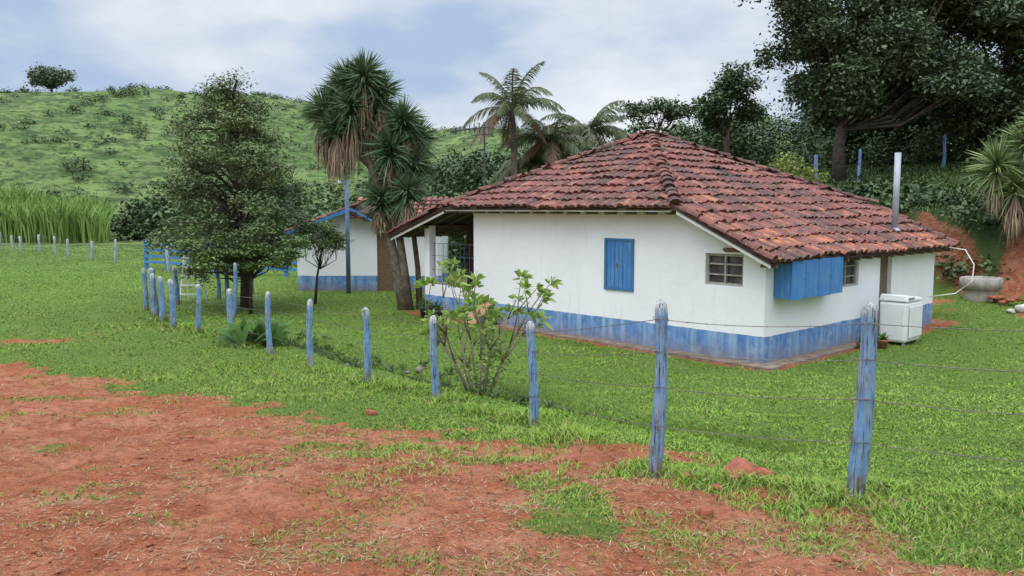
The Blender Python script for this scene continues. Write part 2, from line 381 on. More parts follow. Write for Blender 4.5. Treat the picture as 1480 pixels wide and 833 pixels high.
c_=mix(N,L,ramp(N,L,mo2,.46,.61),at.outputs['Color'],(.12,.068,.056))
c_=mix(N,L,math_(N,L,'MULTIPLY',ramp(N,L,math_(N,L,'ADD',math_(N,L,'MULTIPLY',mo,.6),math_(N,L,'MULTIPLY',mo2,.4)),.47,.59),.8),c_,(.065,.05,.043))
c_=mix(N,L,math_(N,L,'MULTIPLY',ramp(N,L,noise(N,L,14,5,p,.7),.56,.66),.6),c_,(.38,.33,.29))
L.new(c_,B.inputs['Base Color']);B.inputs['Roughness'].default_value=.92;B.inputs['Specular IOR Level'].default_value=.2;bump(N,L,mo2,B,.6,.02);M_tile=m
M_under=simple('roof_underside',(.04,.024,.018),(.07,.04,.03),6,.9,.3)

house=empty('farmhouse')
KR=.468
mb=MB()
def fp(tz,s0=0,s1=.16): mb.prism([H(a,s0,b) for a,b in tz],[H(a,s1,b) for a,b in tz])
def col_(t0,t1,z0=-.4,z1=None):
    if z1 is not None: fp([(t0,z0),(t1,z0),(t1,z1),(t0,z1)])
    else: fp([(t0,z0),(t1,z0),(t1,min(5-KR*(6-t1)-.07,3.14)),(t0,min(5-KR*(6-t0)-.07,3.14))])
col_(0,.48);col_(.48,1.34,-.4,1.47);fp([(.48,2.10),(1.34,2.10),(1.34,5-KR*4.66-.07),(.48,5-KR*5.52-.07)]);col_(1.34,2.17)
col_(2.17,8.54,-.4,3.14)
def rp(s0,s1,z0,z1,t0=0,t1=.16): mb.box(t0,t1,s0,s1,z0,z1,H)
Z0=5-KR*6-.07
rp(.16,2.91,-.4,Z0);rp(2.91,3.98,-.4,1.28);rp(2.91,3.98,1.95,Z0);rp(3.98,5.1,-.4,Z0);rp(5.1,5.75,1.98,Z0);rp(5.75,8.4,-.4,Z0)
rp(.16,8.24,-.4,3.1,8.38,8.54)
mb.box(.16,8.54,8.24,8.4,-.4,2.1,H)
mb.box(8.54,10.72,0,8.4,-.4,.46,H)
for s_c in (.02,2.8,5.5,8.1):
    mb.box(10.5,10.72,s_c,s_c+.22,.46,2.5,H)
mb.build('walls',M_wall,house)
mb=MB();mb.box(.5,1.3,.12,.125,1.5,2.08,H);mb.box(.12,.125,2.93,3.96,1.3,1.93,H);mb.build('window_glass',M_glass,house)
mb=MB();mb.box(.10,.13,5.1,5.75,0,1.98,H);mb.build('back_door',M_wood,house)
mb=MB();mb.box(8.56,10.49,1.4,1.5,.46,2.9,H);mb.build('veranda_shade_sheet',M_under,house)  # dark sheet added across the veranda so the recess reads as shade
mb=MB()
for (a,b,c,d) in ((.48,1.34,1.47,2.10),):
    mb.box(a,b,.05,.11,c,c+.05,H);mb.box(a,b,.05,.11,d-.05,d,H);mb.box(a,a+.05,.05,.11,c+.05,d-.05,H);mb.box(b-.05,b,.05,.11,c+.05,d-.05,H)
    mb.box((a+b)/2-.02,(a+b)/2+.02,.05,.11,c+.05,d-.05,H)
    for k in (1,2): 
        zc=c+(d-c)*k/3;mb.box(a+.05,(a+b)/2-.02,.055,.105,zc-.015,zc+.015,H);mb.box((a+b)/2+.02,b-.05,.055,.105,zc-.015,zc+.015,H)
for (a,b,c,d) in ((2.91,3.98,1.28,1.95),):
    mb.box(.05,.11,a,b,c,c+.05,H);mb.box(.05,.11,a,b,d-.05,d,H);mb.box(.05,.11,a,a+.06,c+.05,d-.05,H);mb.box(.05,.11,b-.06,b,c+.05,d-.05,H)
    mb.box(.055,.105,(a+b)/2-.02,(a+b)/2+.02,c+.05,d-.05,H)
    for k in (1,2):
        zc=c+(d-c)*k/3;mb.box(.06,.1,a+.06,b-.06,zc-.012,zc+.012,H)
mb.build('window_frames',simple('weathered_frame',(.28,.25,.21),(.42,.4,.36),10,.8,.3),house)
mb=MB();mb.box(.5,.9,-.02,.0,2.14,2.2,H);mb.box(.35,.9,-.06,-.02,2.16,2.22,H);mb.build('lintel_timber',M_wood,house)
mb=MB();a,b,c,d=3.15,3.98,1.18,2.33
mb.box(a,b,-.035,.0,c,c+.06,H);mb.box(a,b,-.035,0,d-.06,d,H);mb.box(a,a+.07,-.035,0,c+.06,d-.06,H);mb.box(b-.07,b,-.035,0,c+.06,d-.06,H);mb.build('shutter_frame',M_bframe,house,bevel=.004)
mb=MB();nb=6;ww=(b-a-.14)/nb
for k in range(nb): mb.box(a+.07+k*ww+.005,a+.07+(k+1)*ww-.005,-.022+.004*(k%2),-.002,c+.06,d-.06,H)
mb.build('shutter_boards',M_blue,house,bevel=.004)
mb=MB();mb.box((a+b)/2+.03,(a+b)/2+.07,-.035,-.023,1.7,1.78,H);mb.build('latch',M_wood,house)
mb=MB();a,b=.3,2.42
mb.box(-.34,-.02,a,a+.03,1.27,2.0,H);mb.box(-.34,-.02,b-.03,b,1.27,2.0,H);mb.box(-.34,-.02,a+.03,b-.03,1.27,1.30,H)
for k in range(4):
    w_=(b-a)/4;mb.box(-.375,-.345,a+k*w_+.008,a+(k+1)*w_-.008,1.25+.012*(k%2),2.0,H)
mb.build('blue_shutter_box',M_blue,house,bevel=.004)
mb=MB()
for k in (1,3): 
    w_=(b-a)/4;mb.box(-.385,-.376,a+k*w_-.04,a+k*w_+.04,1.6,1.66,H)
mb.build('shutter_hasps',M_bframe,house)
planes=[
 ([(6,4.2),(1.77,-.45),(-.35,-.45),(-.35,8.85),(1.77,8.85)],lambda t,s:5-KR*(6-t),'s',-.35,+1),
 ([(6,4.2),(9.3,-.45),(9.3,8.85)],lambda t,s:5-.6*(t-6),'s',9.3,-1),
 ([(9.3,-.45),(11.85,-.45),(11.85,8.85),(9.3,8.85)],lambda t,s:3.02-.32*(t-9.3),'s',11.85,-1),
 ([(1.77,-.45),(9.3,-.45),(6,4.2)],lambda t,s:3.02+.4258*(s+.45),'t',-.45,+1),
 ([(1.77,8.85),(9.3,8.85),(6,4.2)],lambda t,s:3.02+.4258*(8.85-s),'t',8.85,-1)]
mb=MB()
for poly,zf,ax,e0,sg in planes:
    mb.prism([H(a,b,zf(a,b)-.0) for a,b in poly],[H(a,b,zf(a,b)-.07) for a,b in poly])
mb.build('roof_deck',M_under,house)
def inpoly(poly,t,s,tol=0):
    A=sum(poly[i][0]*poly[(i+1)%len(poly)][1]-poly[(i+1)%len(poly)][0]*poly[i][1] for i in range(len(poly)))
    ok=np.ones(t.shape,bool)
    for i in range(len(poly)):
        a=poly[i];b=poly[(i+1)%len(poly)];l=math.hypot(b[0]-a[0],b[1]-a[1])
        c=((b[0]-a[0])*(s-a[1])-(b[1]-a[1])*(t-a[0]))/l*(1 if A>0 else -1);ok&=c>-tol
    return ok
NA=7
def tiles(P,U,W,Nn,C,length,rl=.100,ru=.084,hl=.07,hu=.052,off=.03):
    n=len(P);ang=np.linspace(-math.pi/2,math.pi/2,NA)
    lo=P[:,None]+W[:,None]*(np.sin(ang)*rl)[None,:,None]+Nn[:,None]*(np.cos(ang)*hl+off)[None,:,None]
    hi=P[:,None]+U[:,None]*length+W[:,None]*(np.sin(ang)*ru)[None,:,None]+Nn[:,None]*(np.cos(ang)*hu)[None,:,None]
    V=np.concatenate([lo,hi],1).reshape(-1,3)
    base=np.arange(n)[:,None]*(2*NA)
    fs=[]
    for k in range(NA-1): fs.append(base+np.array([[k,k+1,NA+k+1,NA+k]]))
    fs.append(base+np.array([[0,1,2,3]]));fs.append(base+np.array([[0,3,5,6]]))
    return V,np.concatenate(fs,0),np.repeat(C,2*NA,0)
def tcol(n):
    u=rng.uniform(0,1,n);c=lerp_col((.20,.072,.056),(.36,.135,.10),u)
    b=rng.uniform(0,1,n)<.03;c[b]=(.46,.20,.13)
    d=rng.uniform(0,1,n)<.2;c[d]=(.13,.065,.054);return c
parts=[]
d1=np.array([A1[0],A1[1],0]);d2=np.array([A2[0],A2[1],0])
for poly,zf,ax,e0,sg in planes:
    st=.195
    if ax=='s':
        slope=(zf(e0+sg*1e-3*1,0)-zf(e0,0))/1e-3;cs=1/math.hypot(1,slope)
        rows=np.arange(0,7,.42*cs);cols=np.arange(-.45+.1,8.85,st)
        R,Cc=np.meshgrid(rows,cols);tt=e0+sg*R;sv=Cc
        up=d1*sg+np.array([0,0,slope]);wd=d2
    else:
        slope=(zf(0,e0+sg*1e-3)-zf(0,e0))/1e-3;cs=1/math.hypot(1,slope)
        rows=np.arange(0,5,.42*cs);cols=np.arange(1.0,10,st)
        R,Cc=np.meshgrid(rows,cols);sv=e0+sg*R;tt=Cc
        up=d2*sg+np.array([0,0,slope]);wd=d1
    tt=tt.ravel();sv=sv.ravel()
    if ax=='s': k=inpoly(poly,tt+sg*.12,sv,.02)
    else: k=inpoly(poly,tt,sv+sg*.12,.02)
    tt=tt[k];sv=sv[k];n=len(tt)
    jit=rng.normal(0,.022,n)
    if ax=='s': tt=tt-sg*(.05)+jit;sv=sv+rng.normal(0,.010,n)
    else: sv=sv-sg*(.05)+jit;tt=tt+rng.normal(0,.010,n)
    zz=np.array([zf(a,b) for a,b in zip(tt,sv)])
    P=np.stack([CX+A1[0]*tt+A2[0]*sv,CY+A1[1]*tt+A2[1]*sv,zz+rng.normal(0,.009,n)+.06*(fbm(tt*.6,sv*.6,2,5)-.5)*2],1)
    up=up/np.linalg.norm(up);nn=np.cross(up,wd);nn*=np.sign(nn[2]);nn/=np.linalg.norm(nn)
    U=up[None]+rng.normal(0,.035,n)[:,None]*wd[None]
    C=tcol(n)
    if e0==-.35:
        q=(tt<.1)&(rng.uniform(0,1,n)<.35);C[q]=(.50,.18,.095)
        q=(tt<1.2)&(tt>.2)&(sv<1.5)&(rng.uniform(0,1,n)<.3);C[q]=(.44,.16,.09)
    parts.append(tiles(P,U,np.repeat(wd[None],n,0),np.repeat(nn[None],n,0),C,.49))
def caps(p0,p1,w=.13,lift=.05,pts=None,cc=.8):
    p0=np.array(p0);p1=np.array(p1);L_=np.linalg.norm(p1-p0);d=(p1-p0)/L_;n=max(1,int(L_/.36))
    P=p0[None]+d[None]*(np.arange(n)*.36)[:,None]+np.array([0,0,lift])+rng.normal(0,.014,(n,3))
    wd=np.cross(d,[0,0,1]);wd/=np.linalg.norm(wd);nn=np.cross(wd,d);nn*=np.sign(nn[2])
    r_=lambda v:np.repeat(v[None],n,0)
    (parts if pts is None else pts).append(tiles(P,r_(d),r_(wd),r_(nn),tcol(n)*cc,.42,w,w*.85,.09,.07,.03))
pk=H(6,4.2,5.0)
for q in (H(1.77,-.45,3.02),H(9.3,-.45,3.02),H(1.77,8.85,3.02),H(9.3,8.85,3.02)): caps(q,pk)
caps(H(-.4,-.42,5-KR*6.4),H(1.77,-.42,3.02),.1,.03);caps(H(11.9,-.42,2.2),H(9.3,-.42,3.02),.1,.03);caps(H(-.4,8.8,5-KR*6.4),H(1.77,8.8,3.02),.1,.03)
v,f,c=join(parts);mesh_np('roof_tiles',v,f,M_tile,c,False,house)
parts=[]
for k in range(10):
    a=k*.628;parts.append(tiles(np.array([[pk[0]+.34*math.cos(a),pk[1]+.34*math.sin(a),pk[2]-.02+random.uniform(-.02,.02)]]),np.array([[-math.cos(a),-math.sin(a),.3]]),np.array([[-math.sin(a),math.cos(a),0]]),np.array([[math.cos(a)*.3,math.sin(a)*.3,.95]]),np.array([[.50,.44,.38]]),.36))
v,f,c=join(parts);mesh_np('ridge_cap',v,f,M_tile,c,False,house)
mb=MB()
def board(a,b,h=.12,th=.025,dz=-.075):
    a=Vector(a);b=Vector(b);n=Vector((0,0,1)).cross(b-a).normalized()*th
    mb.hexa([a+Vector((0,0,dz-h)),b+Vector((0,0,dz-h)),b+Vector((0,0,dz-h))+n,a+Vector((0,0,dz-h))+n,a+Vector((0,0,dz)),b+Vector((0,0,dz)),b+Vector((0,0,dz))+n,a+Vector((0,0,dz))+n])
board(H(-.33,-.40,5-KR*6.33),H(1.77,-.40,3.02),.07);board(H(11.8,-.40,2.22),H(9.3,-.40,3.02),.09);board(H(1.9,-.40,3.02),H(9.2,-.40,3.02),.03)
mb.build('barge_boards',M_whitewood,house)
mb=MB()
for k in range(16):
    s=-.2+k*.58;mb.box(-.33,.0,s,s+.06,5-KR*6.33-.17+.02,5-KR*6.33-.09,H)
for k in range(14):
    t=2+k*.55;mb.box(t,t+.06,-.4,0,3.02-.16,3.02-.08,H)
for k in range(16):
    s=-.38+k*.6;a=H(8.6,s,3.16);b=H(11.8,s,2.14);mb.tube([a,b],.035,5)
mb.box(10.52,10.68,-.3,8.5,2.42,2.5,H)
mb.build('rafters',M_wood,house)
mb=MB()
for k in range(10): t=8.65+k*.19;mb.box(t,t+.010,.1,.110,.85,2.0,H)
for z in (.85,1.25,1.65,2.0): mb.box(8.56,10.5,.112,.122,z,z+.014,H)
mb.build('veranda_grille',simple('grille_paint',(.05,.09,.15),(.09,.14,.21),5,.6,0),house)
mb=MB();mb.box(8.55,10.5,.02,.16,.46,.85,H);mb.box(10.55,10.69,.25,8.0,.46,.85,H);mb.build('veranda_parapet',M_wall,house)
mb=MB();p0=H(.4,6.8,2.2);mb.tube([p0,(p0[0],p0[1],4.35)],.075,14);mb.tube([(p0[0],p0[1],2.42),(p0[0],p0[1],2.5)],[.16,.09],14)
mb.build('chimney_pipe',simple('zinc',(.30,.34,.38),(.42,.45,.49),5,.55,.1,.002,.3),house,True)
mb=MB();q=[H(-.4,8.2,2.0),H(-.75,8.3,1.95),H(-1.0,8.2,1.6),H(-1.05,8.0,1.2),H(-.8,7.6,.9),H(-.3,7.3,.8)];mb.tube(q,.014,8);mb.build('white_hose',simple('pvc',(.7,.7,.68),(.6,.6,.57),5,.4,0),house,True)
mb=MB();mb.box(-.35,0,-.35,6,-.3,.03,H);mb.box(0,8.54,-.35,0,-.3,.03,H);mb.build('drip_slab',simple('old_cement',(.28,.21,.16),(.15,.10,.075),5,.9,.5),house)

# ---------------------------------------------------------------- outbuilding
ob=empty('outbuilding')
mb=MB();Y0,Y1=29.6,33.2
def pxz(pts,y0,y1): mb.prism([(a,y0,b) for a,b in pts],[(a,y1,b) for a,b in pts])
pxz([(-7.8,-.3),(-4.9,-.3),(-4.9,2.62),(-5.0,2.66),(-5.77,2.95),(-7.8,2.2)],Y0,Y0+.15);pxz([(-4.9,2.1),(-4.3,2.1),(-4.3,2.6),(-4.9,2.6)],Y0,Y0+.15);pxz([(-4.3,-.3),(-2.6,-.3),(-2.6,2.6),(-4.3,2.6)],Y0,Y0+.15)
mb.box(-7.8,-7.65,Y0+.15,Y1,-.3,2.15);mb.box(-2.75,-2.6,Y0+.15,Y1,-.3,2.6);mb.build('walls',M_wall,ob)
mb=MB();mb.box(-4.9,-4.3,Y0+.06,Y0+.1,-.1,2.1);mb.build('door',M_wood,ob)
mb=MB()
mb.prism([(-8.1,Y0-.4,2.12),(-5.77,Y0-.4,3.0),(-5.77,Y1,3.0),(-8.1,Y1,2.12)],[(-8.1,Y0-.4,2.06),(-5.77,Y0-.4,2.94),(-5.77,Y1,2.94),(-8.1,Y1,2.06)])
mb.prism([(-5.2,Y0-.45,2.58),(-2.4,Y0-.45,2.58),(-2.4,31.4,3.35),(-5.77,31.4,3.35),(-5.77,Y0-.45,2.86)],[(-5.2,Y0-.45,2.52),(-2.4,Y0-.45,2.52),(-2.4,31.4,3.29),(-5.77,31.4,3.29),(-5.77,Y0-.45,2.80)])
mb.build('roof_deck',M_under,ob)
parts=[]
R,Cc=np.meshgrid(np.arange(0,1.9,.38),np.arange(-5.7,-2.4,.215));xx=Cc.ravel();yy=(Y0-.45+R).ravel();n=len(xx)
P=np.stack([xx,yy,2.60+(yy-Y0+.45)*.40],1);o=np.ones((n,1));up=np.array([0,.93,.37]);parts.append(tiles(P,o*up,o*np.array([1,0,0]),o*np.array([0,-.37,.93]),tcol(n)*1.25,.45))
R,Cc=np.meshgrid(np.arange(0,2.3,.38),np.arange(Y0-.35,Y1,.215));xx=(-8.1+R).ravel();yy=Cc.ravel();n=len(xx)
P=np.stack([xx,yy,2.14+(xx+8.1)*.378],1);o=np.ones((n,1));parts.append(tiles(P,o*np.array([.935,0,.353]),o*np.array([0,1,0]),o*np.array([-.353,0,.935]),tcol(n)*1.2,.42))
v,f,c=join(parts);mesh_np('roof_tiles',v,f,M_tile,c,False,ob)
mb=MB();mb.prism([(-8.15,Y0-.43,1.98),(-5.77,Y0-.43,2.88),(-5.77,Y0-.43,3.02),(-8.15,Y0-.43,2.12)],[(-8.15,Y0-.40,1.98),(-5.77,Y0-.40,2.88),(-5.77,Y0-.40,3.02),(-8.15,Y0-.40,2.12)])
mb.prism([(-5.76,Y0-.43,2.9),(-5.0,Y0-.49,2.5),(-5.0,Y0-.49,2.6),(-5.76,Y0-.43,3.02)],[(-5.76,Y0-.40,2.9),(-5.0,Y0-.46,2.5),(-5.0,Y0-.46,2.6),(-5.76,Y0-.40,3.02)])
mb.build('barge_board',M_blue,ob)

# ---------------------------------------------------------------- fences
m,t,N,L,B=nt('weathered_blue_post');p=pos(N);at=N.new('ShaderNodeAttribute');at.attribute_name='Col'
mp=N.new('ShaderNodeMapping');mp.inputs['Scale'].default_value=(22,22,2.2);L.new(p,mp.inputs[0]);a=noise(N,L,1,7,mp.outputs[0],.75)
mp2=N.new('ShaderNodeMapping');mp2.inputs['Scale'].default_value=(70,70,3);L.new(p,mp2.inputs[0]);cr=noise(N,L,1,5,mp2.outputs[0],.6)
bl_=noise(N,L,7,5,p,.7)
c_=mix(N,L,ramp(N,L,bl_,.40,.60),at.outputs['Color'],mix(N,L,1.0,at.outputs['Color'],(.74,.78,.82),'MULTIPLY'))
c_=mix(N,L,math_(N,L,'MULTIPLY',ramp(N,L,a,.46,.56),.75),c_,(.38,.45,.50))
c_=mix(N,L,math_(N,L,'MULTIPLY',ramp(N,L,math_(N,L,'ADD',math_(N,L,'MULTIPLY',a,.6),math_(N,L,'MULTIPLY',bl_,.4)),.54,.59),.9),c_,(.19,.15,.12))
c_=mix(N,L,ramp(N,L,cr,.57,.64),c_,(.06,.055,.055))
L.new(c_,B.inputs['Base Color']);B.inputs['Roughness'].default_value=.88;B.inputs['Specular IOR Level'].default_value=.2;bump(N,L,math_(N,L,'SUBTRACT',a,cr),B,1.0,.03);M_post=m
def post(mb,x,y,h,r,zb=None,blue=(.20,.39,.66),cap=True,lean=None,nseg=14,nr=14,knob=1):
    z0=(g1(x,y) if zb is None else zb)-.1;h=h+.1
    lx,ly=lean or (random.uniform(-.035,.035),random.uniform(-.02,.02));ph=random.uniform(0,9)
    vs=[];fs=[];cs=[]
    zz=[i/nr*.93 for i in range(nr-2)];zz=[q/zz[-1]*.955 for q in zz]+[.975,.99,1.0]
    nr=len(zz)-1;shr={nr-2:.86,nr-1:.62,nr:.25}
    for i,u in enumerate(zz):
        z=u*h
        rr=r*(1.04-.14*u)*(1+.06*math.sin(u*7+ph)+.04*math.sin(u*17+ph*3))*shr.get(i,1)
        for k in range(nseg):
            a=2*math.pi*k/nseg;q=rr*(1+knob*(.10*math.sin(2*a+ph+u)+.06*math.sin(5*a+ph*2+u*3)+random.uniform(-.035,.035)))
            vs.append((x+lx*h*u+q*math.cos(a)+.018*math.sin(u*4+ph),y+ly*h*u+q*math.sin(a),z0+z+random.uniform(-.004,.004)))
            b=random.uniform(.85,1.15)
            if cap and z>h-.075+random.uniform(-.02,.02): c=(.70,.70,.67)
            elif z<.22+random.uniform(-.05,.05): c=(.28,.21,.14)
            else: c=tuple(v*b for v in blue)
            cs.append(c)
    for i in range(nr):
        for k in range(nseg): fs.append((i*nseg+k,i*nseg+(k+1)%nseg,(i+1)*nseg+(k+1)%nseg,(i+1)*nseg+k))
    fs.append(tuple(range(nr*nseg,(nr+1)*nseg)))
    b0=len(mb.v);mb.v+=vs;mb.c+=cs;mb.f+=[tuple(i+b0 for i in f) for f in fs]
M_wire=simple('rusty_wire',(.10,.085,.075),(.2,.17,.15),20,.6,0,.01,.6)
fence=empty('barbed_wire_fence')
leans=[(0,0),(.022,.0),(.018,0),(-.01,0),(.0,.0),(-.01,0)]+[None]*20
mb=MB()
for i,(x,y,h,r) in enumerate(POSTS): post(mb,x,y,h,r,lean=leans[i],nseg=20 if i<4 else 12,nr=30 if i<4 else 14)
extra=[(-10.4,25.2,1.2,.07),(-9.6,26.6,1.2,.06),(-9.0,28.2,1.2,.06),(-10.1,22.9,1.3,.09),(-7.6,22.2,1.5,.06),(-8.3,23.6,1.5,.06)]
for x,y,h,r in extra: post(mb,x,y,h,r,blue=(.13,.30,.6))
mb.build('posts',M_post,fence,True,0,True)
mb=MB()
FP=[(8,1.5,1.3,.06)]+POSTS
def wires(mb,FP,hs,rw,barb=True,sag=.03):
    for (x0,y0,h0,r0),(x1,y1,h1,r1) in zip(FP[:-1],FP[1:]):
        za,zb_=g1(x0,y0),g1(x1,y1)
        for fr in hs:
            sg=random.uniform(.3,1.3)*sag;pts=[]
            for k in range(9):
                u=k/8;pts.append((x0+(x1-x0)*u,y0+(y1-y0)*u-.06,za+h0*fr+(zb_+h1*fr-za-h0*fr)*u-4*sg*u*(1-u)))
            mb.tube(pts,rw,4,False)
            if barb:
                Ls=math.hypot(x1-x0,y1-y0);nb=int(Ls/.13)
                for j in range(nb):
                    u=(j+.5)/nb;c=Vector((x0+(x1-x0)*u,y0+(y1-y0)*u-.06,za+h0*fr+(zb_+h1*fr-za-h0*fr)*u-4*sg*u*(1-u)))
                    d=Vector((random.uniform(-1,1),random.uniform(-1,1),random.uniform(-1,1))).normalized()*.011
                    mb.tube([c-d,c+d],rw*.8,3,False)
wires(mb,FP[:9],(.90,.72,.52,.3),.0027);wires(mb,FP[8:],(.90,.7,.5,.3),.004,False)
for (x,y,h,r) in POSTS[:5]:
    for fr in (.90,.72,.52,.3):
        z=g1(x,y)+h*fr;mb.tube([(x+.018*h*fr+(r*1.1+.003)*math.cos(a),y+(r*1.1+.003)*math.sin(a),z+.004*math.sin(3*a)) for a in np.linspace(0,6.3,15)],.0022,4,False)
mb.build('wires',M_wire,fence)
f2=empty('pasture_fence');mb=MB();FP2=[]
for k in range(15):
    u=k/14;x=-13.5-36*u;y=36+37*u;FP2.append((x+random.uniform(-.5,.5),y+random.uniform(-.3,.3),random.uniform(1.05,1.3),.075))
for q in FP2: post(mb,*q,blue=(.46,.52,.58),nseg=8,nr=6)
mb.build('posts',M_post,f2,True,0,True);mb=MB();wires(mb,FP2,(.9,.6,.3),.006,False);mb.build('wires',M_wire,f2)
f3=empty('hillside_fence');mb=MB();FP3=[]
for x,y in ((9.6,33.6),(12.95,35),(14.75,35),(18.85,36),(22,37)):
    FP3.append((x,y,1.4,.075))
for q in FP3: post(mb,*q,cap=False,blue=(.10,.25,.55),nseg=9,nr=8)
mb.build('posts',M_post,f3,True,0,True);mb=MB();wires(mb,FP3,(.9,.55),.005,False);mb.build('wires',M_wire,f3)
cor=empty('corral_fence');mb=MB()
a=Vector((-18.3,40.8,0));b=Vector((-8.6,35.2,0));n_=7
for k in range(n_+1):
    q=a.lerp(b,k/n_);z=g1(q.x,q.y);mb.box(q.x-.08,q.x+.08,q.y-.08,q.y+.08,z-.2,z+1.5)
d=(b-a).normalized();nrm=Vector((d.y,-d.x,0))
for k in range(n_):
    for z in (.25,.55,.85,1.15):
        A=a.lerp(b,k/n_)+nrm*.09;Bq=a.lerp(b,(k+.97)/n_)+nrm*.09;z0_=z+random.uniform(-.03,.03);z1_=z+random.uniform(-.03,.03)
        mb.hexa([A+Vector((0,0,z0_)),Bq+Vector((0,0,z1_)),Bq+Vector((0,0,z1_))+nrm*.04,A+Vector((0,0,z0_))+nrm*.04,A+Vector((0,0,z0_+.13)),Bq+Vector((0,0,z1_+.13)),Bq+Vector((0,0,z1_+.13))+nrm*.04,A+Vector((0,0,z0_+.13))+nrm*.04])
mb.build('planks_and_posts',M_blue,cor)

# ---------------------------------------------------------------- small objects
lad=empty('step_ladder');mb=MB();lx,ly=-10.3,26.2;lz=g1(lx,ly)
for sx_ in (-.22,.22):
    mb.tube([(lx+sx_*1.3,ly-.35,lz),(lx+sx_,ly,lz+1.5)],.03,6);mb.tube([(lx+sx_*1.3,ly+.4,lz),(lx+sx_,ly+.03,lz+1.5)],.025,6)
for k in range(5):
    u=.15+k*.19;mb.box(lx-.28,lx+.28,ly-.35*(1-u)-.05,ly-.35*(1-u)+.05,lz+1.5*u,lz+1.5*u+.03)
mb.build('rails_and_steps',M_whitewood,lad)
up_=empty('utility_pole');mb=MB();x,y=-5.75,28.6;z=g1(x,y);mb.tube([(x,y,z-.2),(x,y,3.95)],[.085,.065],10);mb.tube([(x,y,3.85),(x-.12,y-.3,3.95),(x-.15,y-.5,3.93)],.02,6);mb.build('pole',simple('pole_concrete',(.08,.13,.24),(.14,.19,.28),4,.8,.3),up_,True)
mb=MB();mb.lathe((x-.15,y-.5,3.8),[(.02,.14),(.05,.12),(.1,.03),(.08,0),(.0,-.02)],12);mb.build('lamp_head',simple('lamp_grey',(.5,.5,.5),(.6,.6,.6),4,.5,0),up_,True)
an=empty('tv_antenna');mb=MB();x,y=-.95,28.5;mb.tube([(x,y,-.1),(x,y,5.85)],.036,6);b0=Vector((x-1.15,y-.2,5.6));b1=Vector((x+.15,y,5.78));mb.tube([b0,b1],.028,5)
for k in range(9):
    q=b0.lerp(b1,k/8);l=.18+.025*k;mb.tube([q+Vector((.05,-.1,-1))*l*.55,q-Vector((.05,-.1,-1))*l*.55],.018,4)
mb.tube([b0+Vector((.7,0,-.12)),b1+Vector((.1,0,-.25))],.016,4)
mb.build('mast_and_elements',simple('aluminium',(.05,.055,.06),(.10,.11,.12),4,.6,0,.01,.1),an)
wm=empty('washing_machine')
def W(a,b,z): return H(-.72+b, 4.55+a, z)
zb=g1(*W(0,0,0)[:2])
M_wp=simple('white_plastic',(.80,.80,.80),(.72,.72,.73),3,.35,0)
def rr_box(mb,a0,a1,b0,b1,z0,z1,sh=.0):
    lo=[W(a0+sh,b0+sh,z0),W(a1-sh,b0+sh,z0),W(a1-sh,b1-sh,z0),W(a0+sh,b1-sh,z0)];hi=[W(a0,b0,z1),W(a1,b0,z1),W(a1,b1,z1),W(a0,b1,z1)];mb.hexa(lo+hi)
mb=MB();rr_box(mb,-.44,.44,-.30,.30,zb+.05,zb+.94,.015);mb.build('body',M_wp,wm,False,.06)
mb=MB();mb.hexa([W(-.45,-.31,zb+.945),W(.45,-.31,zb+.945),W(.45,.31,zb+.945),W(-.45,.31,zb+.945),W(-.42,-.28,zb+1.10),W(.42,-.28,zb+1.0),W(.42,.28,zb+1.0),W(-.42,.28,zb+1.10)]);mb.build('top_cover',M_wp,wm,False,.03)
mb=MB();rr_box(mb,-.30,.38,-.325,-.306,zb+.16,zb+.84);mb.build('front_panel',M_wp,wm,False,.008)
mb=MB()
for a_ in (-.35,.35):
    for b_ in (-.22,.2): q=W(a_,b_,zb-.02);mb.tube([q,(q[0],q[1],zb+.07)],.035,8)
for k in range(3):
    q=W(-.33+.1*k,-.29,zb+1.02);q2=W(-.33+.1*k,-.33,zb+1.02);mb.tube([q,q2],.025,10)
mb.build('feet_and_knobs',simple('grey_plastic',(.2,.2,.22),(.25,.25,.27),3,.5,0),wm)
x,y=13.5,23.4;z=g1(x,y)
tr=MB();tr.lathe((x,y,z-.05),[(.44,0),(.46,.32),(.46,.34),(.54,.36),(.55,.66),(.50,.68),(.46,.66),(.45,.2),(0,.2)],28);tr.build('concrete_trough',simple('concrete',(.40,.37,.33),(.24,.20,.17),5,.9,.5),None,True)
lumps('rubble_pile',[(14.3+random.uniform(-.9,.9),22.6+random.uniform(-.5,.5),g1(14.3,22.6)+random.uniform(0,.12),random.uniform(.07,.2)) for _ in range(22)],M_clod)
lumps('white_stone',[(13.6,21.6,g1(13.6,21.6)+.08,.2),(13.85,21.7,g1(13.8,21.7)+.06,.14),(13.3,21.6,g1(13.3,21.6)+.05,.1)],simple('chalky_stone',(.62,.6,.56),(.4,.36,.3),6,.85,.4))
